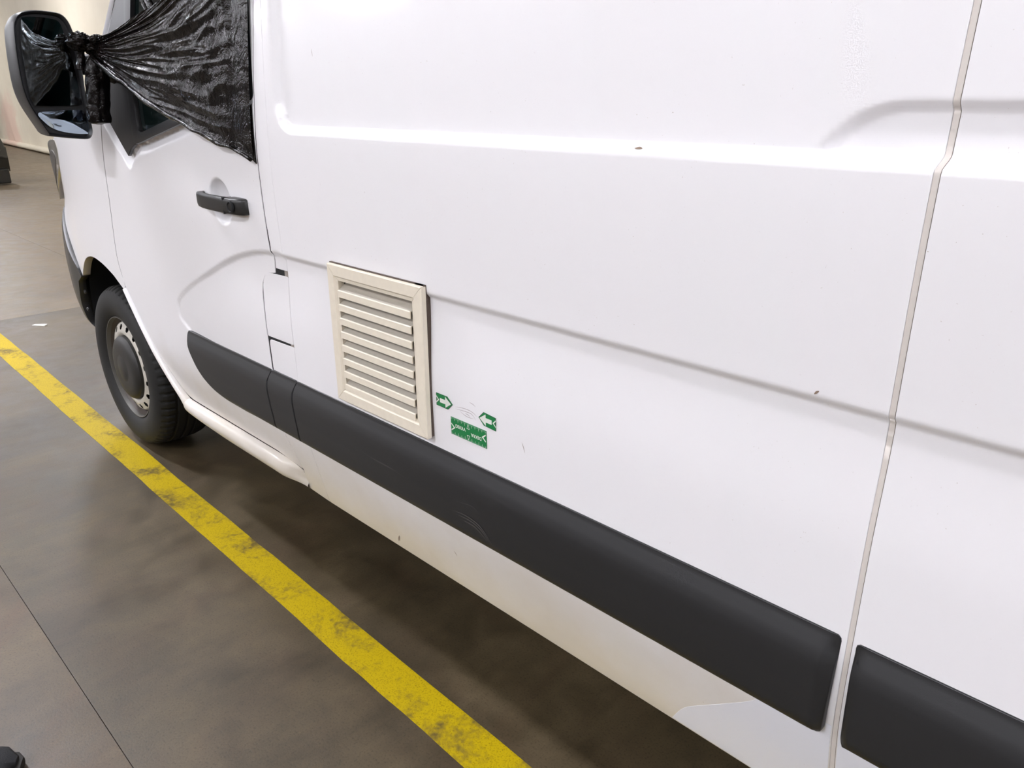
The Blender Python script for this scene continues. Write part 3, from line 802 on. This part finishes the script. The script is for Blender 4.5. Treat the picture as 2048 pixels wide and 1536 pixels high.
G2 = [(-0.22, 1.3705), (-0.1614, 1.3754), (-0.1044, 1.3776), (-0.0911, 1.3716), (-0.0838, 1.3478), (-0.084, 1.315), (-0.0944, 1.3063), (-0.1456, 1.3109), (-0.1853, 1.3238), (-0.2088, 1.3446)]
mo = smooth_curve(MO, 3, closed=True); mc = np.array([-.163, 1.475])
rr = []
for x, s in ((.5365, .70), (.5375, .90), (.549, .945), (.5525, .975), (.548, 1.0), (.50, 1.0), (.46, .97), (.42, .90), (.395, .76), (.382, .55), (.378, .2)):
    rr.append([(x, mc[0]+(p[0]-mc[0])*(1-(1-s)*1.0), mc[1]+(p[1]-mc[1])*(1-(1-s)*.55)) for p in mo])
mir = loft('mirror_housing', rr, PLASTIC, van, caps=True, auto=60); mir['label'] = 'black door mirror'
def glass_plate(name, pts, x, mat, bow):
    p = smooth_curve(pts, 3, closed=True); c0 = p.mean(0)
    rr = []
    for s, dx in ((1.0, -.006), (1.0, 0), (.85, bow*.28), (.7, bow*.51), (.4, bow*.84), (.1, bow)):
        rr.append([(x+dx-.045*(q[0]-c0[0])*s, c0[0]+(q[0]-c0[0])*s, c0[1]+(q[1]-c0[1])*s) for q in p])
    return loft(name, rr, mat, mir, caps=True, auto=25)
for nm_, pts_, x_, mt_, bw_ in (('mirror_glass', G1, .5445, MIRROR, .0008), ('wide_angle_glass', G2, .5445, MIRROR2, .005)):
    glass_plate(nm_, pts_, x_, mt_, bw_)
rr = []
for t, (x, y, z, ry_, rz_) in enumerate(((.50, -.10, 1.505, .030, .032), (.52, -.065, 1.510, .028, .030), (.57, -.03, 1.505, .030, .034), (.60, .012, 1.490, .034, .045))):
    rr.append([(x+ry_*math.cos(a), y+.2*ry_*math.cos(a), z+rz_*math.sin(a)) for a in np.linspace(0, 2*math.pi, 16, endpoint=False)])
loft('mirror_arm', rr, PLASTIC, mir, caps=True)

# ------------------------------------------------------------------ black film stretched over the window
film = empty('stretch_film', (.62, -.045, 1.55))
tag(film, 'crumpled black plastic film tied to the mirror arm and stretched over the window', 'plastic film')
FO = np.array([.62, -.045, 1.55])
def rid(x, y, z): return 1-abs(mnoise.noise((x, y, z)))*2
NS, NT = 200, 170
K0 = np.array([.615, -.050, 1.556])
V = []; F = []
for i in range(NS+1):
    s = i/NS
    for j in range(NT+1):
        t = j/NT                       # 0 lower edge, 1 upper edge
        zE = 1.272+(1.80-1.272)*t**1.05
        E = np.array([1.470+.10*max(0, zE-1.30)**1.2*.9, float(yb(zE))-.006, zE])
        K = K0+np.array([.004*(t-.5), .004*(t-.5), .045*(t-.5)])
        # fan out slowly from the knot, then spread
        sp = s**(1.0-.0*t)
        p = K+(E-K)*np.array([s, 0, 0])
        bow = s**(1+.55*t)
        p[2] = K[2]+(E[2]-K[2])*bow
        p[2] -= .022*math.sin(math.pi*min(1, s*1.05))*(1-t)**2
        # leaves the arm and lies on the door frame
        p[1] = K[1]+(E[1]-K[1])*sm(0, .85, s)
        amp = (.003+.0115*math.sin(math.pi*min(1, s*1.1))**.7)*(1-.75*sm(.85, 1, s))
        fr = 9.0*(1-.45*s)
        h = rid(t*fr+.6*mnoise.noise((s*2.2, t*3, 4)), s*1.3, 1.0)*.6+rid(t*fr*2.1+.5*mnoise.noise((s*4, t*5, 9)), s*2.5, 3.0)*.4
        h += .55*rid(s*7+t*2, t*6-s*3, 8)*sm(.35, .8, s)
        p[1] -= amp*(h+.2)
        p[2] += .35*amp*mnoise.noise((s*3, t*9, 2))
        if j == 0: p[2] += .006*mnoise.noise((s*14, 1, 1)); p[1] -= .002
        V.append(p-FO)
for i in range(NS):
    for j in range(NT):
        a_ = i*(NT+1)+j; F.append((a_, a_+NT+1, a_+NT+2, a_+1))
mesh_obj('film_sheet', V, F, FILM, film)
# rolled lower hem of the sheet
def tube(name, pts, rad, mat, parent, org, seg=12, wob=.25, fr=30.0, seed=0):
    pts = np.asarray(pts, float); rr = []
    for i, p in enumerate(pts):
        t = pts[min(i+1, len(pts)-1)]-pts[max(i-1, 0)]; t /= np.linalg.norm(t)
        a = np.cross(t, [0, 1, 0.02]); a /= np.linalg.norm(a); b2_ = np.cross(t, a)
        r = rad(i/(len(pts)-1)) if callable(rad) else rad
        ring = []
        for k in range(seg):
            an = 2*math.pi*k/seg
            q = r*(1+wob*mnoise.noise((math.cos(an)*2.2+seed, math.sin(an)*2.2, i*.06*fr/30))+wob*.6*mnoise.noise((math.cos(an)*6+seed, math.sin(an)*6, i*.15)))
            ring.append(p+a*q*math.cos(an)+b2_*q*math.sin(an)-org)
        rr.append(ring)
    return loft(name, rr, mat, parent, caps=True)
hem = [np.array(V[i*(NT+1)])+FO+np.array([0, -.004, -.001]) for i in range(0, NS+1, 2)]
tube('film_hem', hem, lambda s: .0075*(1-.5*s), FILM, film, FO, wob=.5, seed=3)
top_ = [(.615, -.052, 1.562), (.66, -.06, 1.578), (.72, -.055, 1.61), (.78, -.04, 1.66), (.84, -.02, 1.73), (.90, .005, 1.82)]
# knot lumps, hanging bunch and tail
def blob(name, c, r, seed, org=FO, n=40):
    V = []; F = []
    for i in range(n+1):
        th = math.pi*i/n
        for k in range(n):
            a = 2*math.pi*k/n; d = np.array([math.sin(th)*math.cos(a), math.sin(th)*math.sin(a), math.cos(th)])
            q = 1+.28*(rid(d[0]*2+seed, d[1]*2, d[2]*2)-.5)+.14*(rid(d[0]*5+seed, d[1]*5, d[2]*5)-.5)
            V.append(np.array(c)+d*np.array(r)*q-org)
    for i in range(n):
        for k in range(n): F.append((i*n+k, i*n+(k+1) % n, (i+1)*n+(k+1) % n, (i+1)*n+k))
    return mesh_obj(name, V, F, FILM, film)
blob('film_knot', (.585, -.080, 1.571), (.038, .032, .026), 1.0)
blob('film_knot', (.600, -.052, 1.560), (.030, .026, .024), 5.0)
blob('film_knot', (.625, -.040, 1.574), (.028, .024, .016), 9.0)
bag = [(.605, -.042, 1.555), (.600, -.042, 1.535), (.597, -.046, 1.51), (.596, -.050, 1.47), (.596, -.056, 1.43), (.597, -.062, 1.39), (.598, -.066, 1.36), (.598, -.068, 1.342), (.598, -.068, 1.335)]
bagc = smooth_curve(bag, 7)
tube('film_bunch', bagc, lambda s: .010+.021*float(sm(0, .35, s))-.022*float(sm(.86, 1.0, s)), FILM, film, FO, seg=36, wob=.28, fr=8, seed=7)
tail = smooth_curve([(.590, -.070, 1.560), (.588, -.080, 1.545), (.586, -.083, 1.525), (.586, -.088, 1.508), (.586, -.092, 1.492)], 5)
tube('film_tail', tail, lambda s: .008+.004*s, FILM, film, FO, seg=14, wob=.5, seed=11)
# a second taut strand running up the front of the window
for sd, (dx, dz) in enumerate(((0, 0), (-.030, .006), (.022, -.004))):
    st = smooth_curve([(1.02+dx, -.014, 1.605+dz), (.95+dx, -.010, 1.665+dz), (.88+dx, -.004, 1.725+dz), (.80+dx, .006, 1.80+dz)], 8)
    tube('film_strand', st, .007, FILM, film, FO, seg=10, wob=.5, seed=20+sd)
# corner tucked into the door gap
panel_pts = [(1.395, 1.318), (1.440, 1.280), (1.4735, 1.262), (1.4745, 1.40), (1.42, 1.36)]
tuck = panel('film_tuck', [(p[0]-FO[0], p[1]-FO[2]) for p in panel_pts], lambda x, z: plain_y(x+FO[0], z+FO[2])-FO[1]-.003, FILM, film, step=.01, edge=.0004, depth=.002)

# ------------------------------------------------------------------ magnetic damage markers
def text_mesh(txt, size):
    cu = bpy.data.curves.new('t', 'FONT'); cu.body = txt; cu.size = size; cu.offset = size*.018
    ob = bpy.data.objects.new('t', cu); COL.objects.link(ob)
    dg = bpy.context.evaluated_depsgraph_get(); me = ob.evaluated_get(dg).to_mesh()
    v = np.array([(p.co.x, p.co.y) for p in me.vertices]); f = [tuple(p.vertices) for p in me.polygons]
    ob.evaluated_get(dg).to_mesh_clear(); bpy.data.objects.remove(ob); bpy.data.curves.remove(cu)
    return v, f

def surf_y(x, z): return float(body_y(np.array([x]), np.array([z]))[0])
class Print:
    def __init__(self): self.v = []; self.f = []
    def poly(self, pts):
        n = len(self.v); self.v += [tuple(p) for p in pts]; self.f.append(tuple(range(n, n+len(pts))))
    def text(self, txt, size, at, rot=False, width=None):
        v, f = text_mesh(txt, size); mn, mx_ = v.min(0), v.max(0); c0 = (mn+mx_)/2; v = v-c0
        if width: v[:, 0] *= width/(mx_[0]-mn[0])
        if rot: v = -v
        n = len(self.v); self.v += [tuple(p+np.array(at)) for p in v]; self.f += [tuple(n+i for i in q) for q in f]
def place(pr, name, mat, parent, origin, off):
    me_v = [(x, -off, z) for x, z in pr.v]
    return mesh_obj(name, me_v, pr.f, mat, parent, smooth=False)
def plate(name, outline, label, cat, group=None):
    c0 = np.mean(np.array(outline), 0)
    y0 = surf_y(*c0)-.0006; th = .0009
    # tilt to follow the flank
    slope = (surf_y(c0[0], c0[1]+.02)-surf_y(c0[0], c0[1]-.02))/.04
    bm = bmesh.new(); pts = [(p[0]-c0[0], p[1]-c0[1]) for p in outline]
    lo = [bm.verts.new((a, 0, b_)) for a, b_ in pts]; hi = [bm.verts.new((a, -th, b_)) for a, b_ in pts]; n = len(pts)
    for i in range(n): bm.faces.new((lo[i], lo[(i+1) % n], hi[(i+1) % n], hi[i]))
    bm.faces.new(hi); bm.faces.new(lo[::-1])
    o = bm_obj(name, bm, GREEN, None)
    o.location = (c0[0], y0, c0[1]); o.rotation_euler = (-math.atan(slope), 0, 0)
    if group: tag(o, label, cat, group)
    else: tag(o, label, cat)
    return o, c0, th
def rim_print(pts, w_):
    pts = np.array(pts); c0 = pts.mean(0); out = []
    n = len(pts)
    return [[pts[i], pts[(i+1) % n], pts[(i+1) % n]+(c0-pts[(i+1) % n])*w_, pts[i]+(c0-pts[i])*w_] for i in range(n)]
A1 = [(2.1197, .8352), (2.1550, .8352), (2.1712, .8215), (2.1560, .8068), (2.1197, .8072)]
A2 = [(2.2498, .8180), (2.2645, .8328), (2.2988, .8300), (2.2988, .8020), (2.2645, .8040)]
def arrow(outline, s, label):
    o, c0, th = plate('arrow_magnet', outline, label, 'magnet')
    pts = np.array(outline)-c0; hw = .0258; 
    pr = Print()
    tip = .0226*s; base = .0045*s
    pr.poly([(tip, 0), (base, .0125), (base, .0048), (-.0125*s, .0048), (-.0125*s, -.0048), (base, -.0048), (base, -.0125)][::(1 if s > 0 else -1)])
    # open triangle mark
    pr.poly([(-.0150*s, 0), (-.0240*s, .0085), (-.0240*s, .0052), (-.0185*s, 0)]); pr.poly([(-.0150*s, 0), (-.0185*s, 0), (-.0240*s, -.0052), (-.0240*s, -.0085)])
    place(pr, 'white_arrow', WHITE, o, c0, th+.0002)
    dk = Print()
    for q in rim_print(pts, .045): dk.poly(q)
    place(dk, 'dark_border', DARKEDGE, o, c0, th+.0001)
    return o
arrow(A1, 1, 'small green magnetic arrow pointing right, next to the vent grille')
arrow(A2, -1, 'small green magnetic arrow pointing left, above the end of the ruler')
RX, RZ, RW, RH = 2.1640, .7545, .1070, .0390
ro, c0, th = plate('magnetic_ruler', [(RX, RZ), (RX+RW, RZ), (RX+RW, RZ+RH), (RX, RZ+RH)], 'green magnetic ruler with white lettering stuck below the scratch', 'ruler')
hw, hh = RW/2, RH/2
pr = Print()
pr.text('DEKRA', .0105, (-.0235, .0028), width=.0310); pr.text('DEKRA', .0105, (.0235, -.0028), rot=True, width=.0310)
for s in (-1, 1):
    pr.poly([(s*.0400, s*.0028), (s*.0520, s*-.0062), (s*.0520, s*-.0030), (s*.0448, s*.0028)]); pr.poly([(s*.0400, s*.0028), (s*.0448, s*.0028), (s*.0520, s*.0086), (s*.0520, s*.0118)])
    # tick marks and centre triangle
    for k in range(-5, 6):
        if k == 0: continue
        x = k*.0103; ln_ = .0062 if abs(k) % 2 else .0050
        if abs(k) == 5: ln_ = .004
        pr.poly([(x-.00035, s*(hh-.0012)), (x+.00035, s*(hh-.0012)), (x+.00035, s*(hh-.0012-ln_)), (x-.00035, s*(hh-.0012-ln_))])
    tri = [(0, s*(hh-.0008)), (.0045, s*(hh-.0125)), (-.0045, s*(hh-.0125))]
    for q in rim_print(tri, .30): pr.poly(q)
place(pr, 'white_print', WHITE, ro, c0, th+.0002)
sc = Print()
for s in (-1, 1): sc.poly([(-hw+.0015, s*(hh-.0006)), (hw-.0015, s*(hh-.0006)), (hw-.0015, s*(hh-.0030)), (-hw+.0015, s*(hh-.0030))])
place(sc, 'scale_band', GREEN_L, ro, c0, th+.0001)

# ------------------------------------------------------------------ scratches and scuffs on the flank
def scratch(name, pts, wd, mat, fn, n=10):
    c_ = smooth_curve(pts, n); V = []; F = []
    for i, p in enumerate(c_):
        t = c_[min(i+1, len(c_)-1)]-c_[max(i-1, 0)]; nn = np.array([-t[1], t[0]]); nn /= np.linalg.norm(nn)+1e-9
        s = i/(len(c_)-1); h = wd*math.sin(math.pi*min(max(s, .06), .94))
        for q in (p-nn*h, p+nn*h): V.append((q[0], float(fn(np.array([q[0]]), np.array([q[1]]))[0])-.0009, q[1]))
    for i in range(len(c_)-1): F.append((2*i, 2*i+1, 2*i+3, 2*i+2))
    return mesh_obj(name, V, F, mat, van)
SC = [[(2.179, .8192), (2.197, .8227), (2.2204, .8239), (2.2358, .8210), (2.2441, .8167)], [(2.179, .8151), (2.2045, .8175), (2.228, .8176), (2.2416, .8080)], [(2.1932, .8142), (2.2073, .8091), (2.2199, .8077), (2.237, .8095)],
      [(2.2091, .8137), (2.2169, .8131), (2.224, .8105)], [(2.2225, .8420), (2.2332, .8406), (2.2416, .8368)]]
for q in SC: scratch('scratch_mark', q, .0005, SCRATCH, body_y)
def stripf(x, z): return strip_y(x, z)
SF = [[(1.8415, .6123), (1.9023, .6065), (1.9573, .6063), (2.0282, .6012)], [(1.8679, .6079), (1.93, .6085), (1.9954, .6071)], [(2.1947, .6118), (2.242, .6188), (2.2615, .6090)],
      [(2.1773, .5829), (2.2176, .5873), (2.2563, .5818), (2.2787, .5676), (2.2964, .5490)], [(2.2091, .5716), (2.2483, .5700), (2.2815, .5519)], [(2.19, .578), (2.232, .580), (2.265, .5715), (2.288, .553)]]
for i, q in enumerate(SF): scratch('scuff_mark', q, .0006 if i < 3 else .0016, SCUFF, stripf)
for (x, z, dx, dz, r) in ((1.8793, .3497, .006, .012, .0022), (2.6007, 1.3450, .007, .0, .0016), (2.9083, 1.0521, .003, .003, .0016), (1.7252, 1.5034, .002, -.008, .0005), (2.373, .7913, .004, -.010, .0006), (2.1227, .4243, .004, -.006, .0009)):
    scratch('paint_chip', [(x-dx, z-dz), (x, z+.0005), (x+dx, z+dz)], r, GRIME, body_y)

# ------------------------------------------------------------------ far black car (its nose shows at the frame's left edge)
car = empty('black_car', (-13.15, .60, 0))
tag(car, 'black car parked far behind the van, nose just in frame', 'car')
def carsec(y):   # top outline z(y) local, y=+2 nose ... -2.1 tail
    ys_ = [-2.1, -2.05, -1.9, -1.5, -.8, .1, .55, 1.10, 1.55, 1.85, 1.97, 2.0, 2.01]
    zt = [.80, 1.02, 1.20, 1.42, 1.48, 1.42, 1.22, 1.03, .1e1, .98, .80, .60, .45]
    return np.interp(y, ys_, zt)
rr = []
for y in list(np.linspace(-2.1, 1.7, 22))+[1.78, 1.85, 1.9, 1.95, 1.98, 2.0, 2.01]:
    zt = float(carsec(y)); wd = .84*(1-.10*max(0, (abs(y)-1.5)/.5)**2); belt = min(.92, zt-.03)
    rr.append([(-wd*.96, y, .22), (-wd, y, .40), (-wd, y, .62), (-wd*.97, y, belt), (-wd*.74 if zt > 1.1 else -wd*.90, y, zt-.03), (-wd*.5, y, zt), (wd*.5, y, zt), (wd*.74 if zt > 1.1 else wd*.90, y, zt-.03), (wd*.97, y, belt), (wd, y, .62), (wd, y, .40), (wd*.96, y, .22)])
loft('car_body', rr, CARBLACK, car, caps=True, auto=40)
for sx_ in (-1, 1):
    for yw in (-1.30, 1.20):
        ty = lathe_y('car_tyre', [(.19, -.02), (.21, -.09), (.28, -.10), (.31, -.07), (.315, 0), (.31, .07), (.28, .10)], RUBBER, car, seg=32, centre=(0, 0, 0))
        ty.rotation_euler = (0, 0, -sx_*math.pi/2*1.0); ty.location = (sx_*.76, yw, .315)
        lathe_y('car_wheel', [(0, -.07), (.06, -.075), (.17, -.055), (.20, -.06)], CHROME, ty, seg=20)
bm = bmesh.new(); add_box(bm, .55, .83, 1.70, 1.97, .03, .27, bev=.02); bm_obj('lower_lip', bm, CARBLACK, car)
bm = bmesh.new(); add_box(bm, .775, .845, 1.83, 1.90, .56, .62, bev=.01); bm_obj('fog_lamp', bm, CHROME, car)
box('car_side_window', (.66, .70, -1.3, .05, .95, 1.30), GLASS, car, bev=.02)

# ------------------------------------------------------------------ small things on the floor
V = [(-.050, -.012, .001), (.050, -.012, .001), (.052, .012, .001), (-.046, .013, .001), (-.050, -.012, .0016), (.050, -.012, .0050), (.052, .012, .0110), (-.046, .013, .0040)]
pp = mesh_obj('paper_scrap', V, [(0, 3, 2, 1), (4, 5, 6, 7), (0, 1, 5, 4), (1, 2, 6, 5), (2, 3, 7, 6), (3, 0, 4, 7)], PAPER, None, smooth=False)
pp.location = (-2.355, .295, 0); pp.rotation_euler = (0, 0, math.radians(32))
tag(pp, 'thin white paper scrap lying on the floor ahead of the wheel', 'paper')

# dark shoe, toe just inside the frame's lower left corner
def shoe_part(name, secs, mat, parent):
    rr = []
    for x, w_, z0_, z1_, e in secs:
        ring = []
        for k in range(24):
            a = 2*math.pi*k/24; ca, sa = math.cos(a), math.sin(a)
            ring.append((x, w_*math.copysign(abs(ca)**e, ca), (z0_+z1_)/2+(z1_-z0_)/2*math.copysign(abs(sa)**e, sa)))
        rr.append(ring)
    return loft(name, rr, mat, parent, caps=True, auto=50)
shoe = empty('shoe', (1.525, -.915, 0)); shoe.rotation_euler = (0, 0, math.radians(62))
tag(shoe, 'dark shoe whose toe shows in the lower left corner of the floor', 'shoe')
shoe_part('sole', [(-.17, .012, 0, .026, .5), (-.165, .028, 0, .028, .5), (-.12, .036, 0, .028, .5), (-.05, .034, 0, .026, .5), (.03, .043, 0, .024, .5), (.08, .047, 0, .024, .5), (.115, .038, .001, .024, .5), (.130, .018, .003, .023, .6)], SOLE, shoe)
shoe_part('upper', [(-.165, .010, .022, .080, .8), (-.155, .028, .022, .105, .7), (-.10, .034, .022, .108, .7), (-.05, .035, .022, .100, .75), (.00, .039, .022, .080, .8), (.06, .043, .022, .062, .8), (.10, .036, .022, .050, .8), (.122, .014, .022, .034, .9)], SHOE, shoe)
shoe_part('tongue', [(-.06, .014, .085, .125, .7), (-.03, .018, .080, .108, .7), (.02, .018, .066, .084, .7)], SHOE, shoe)
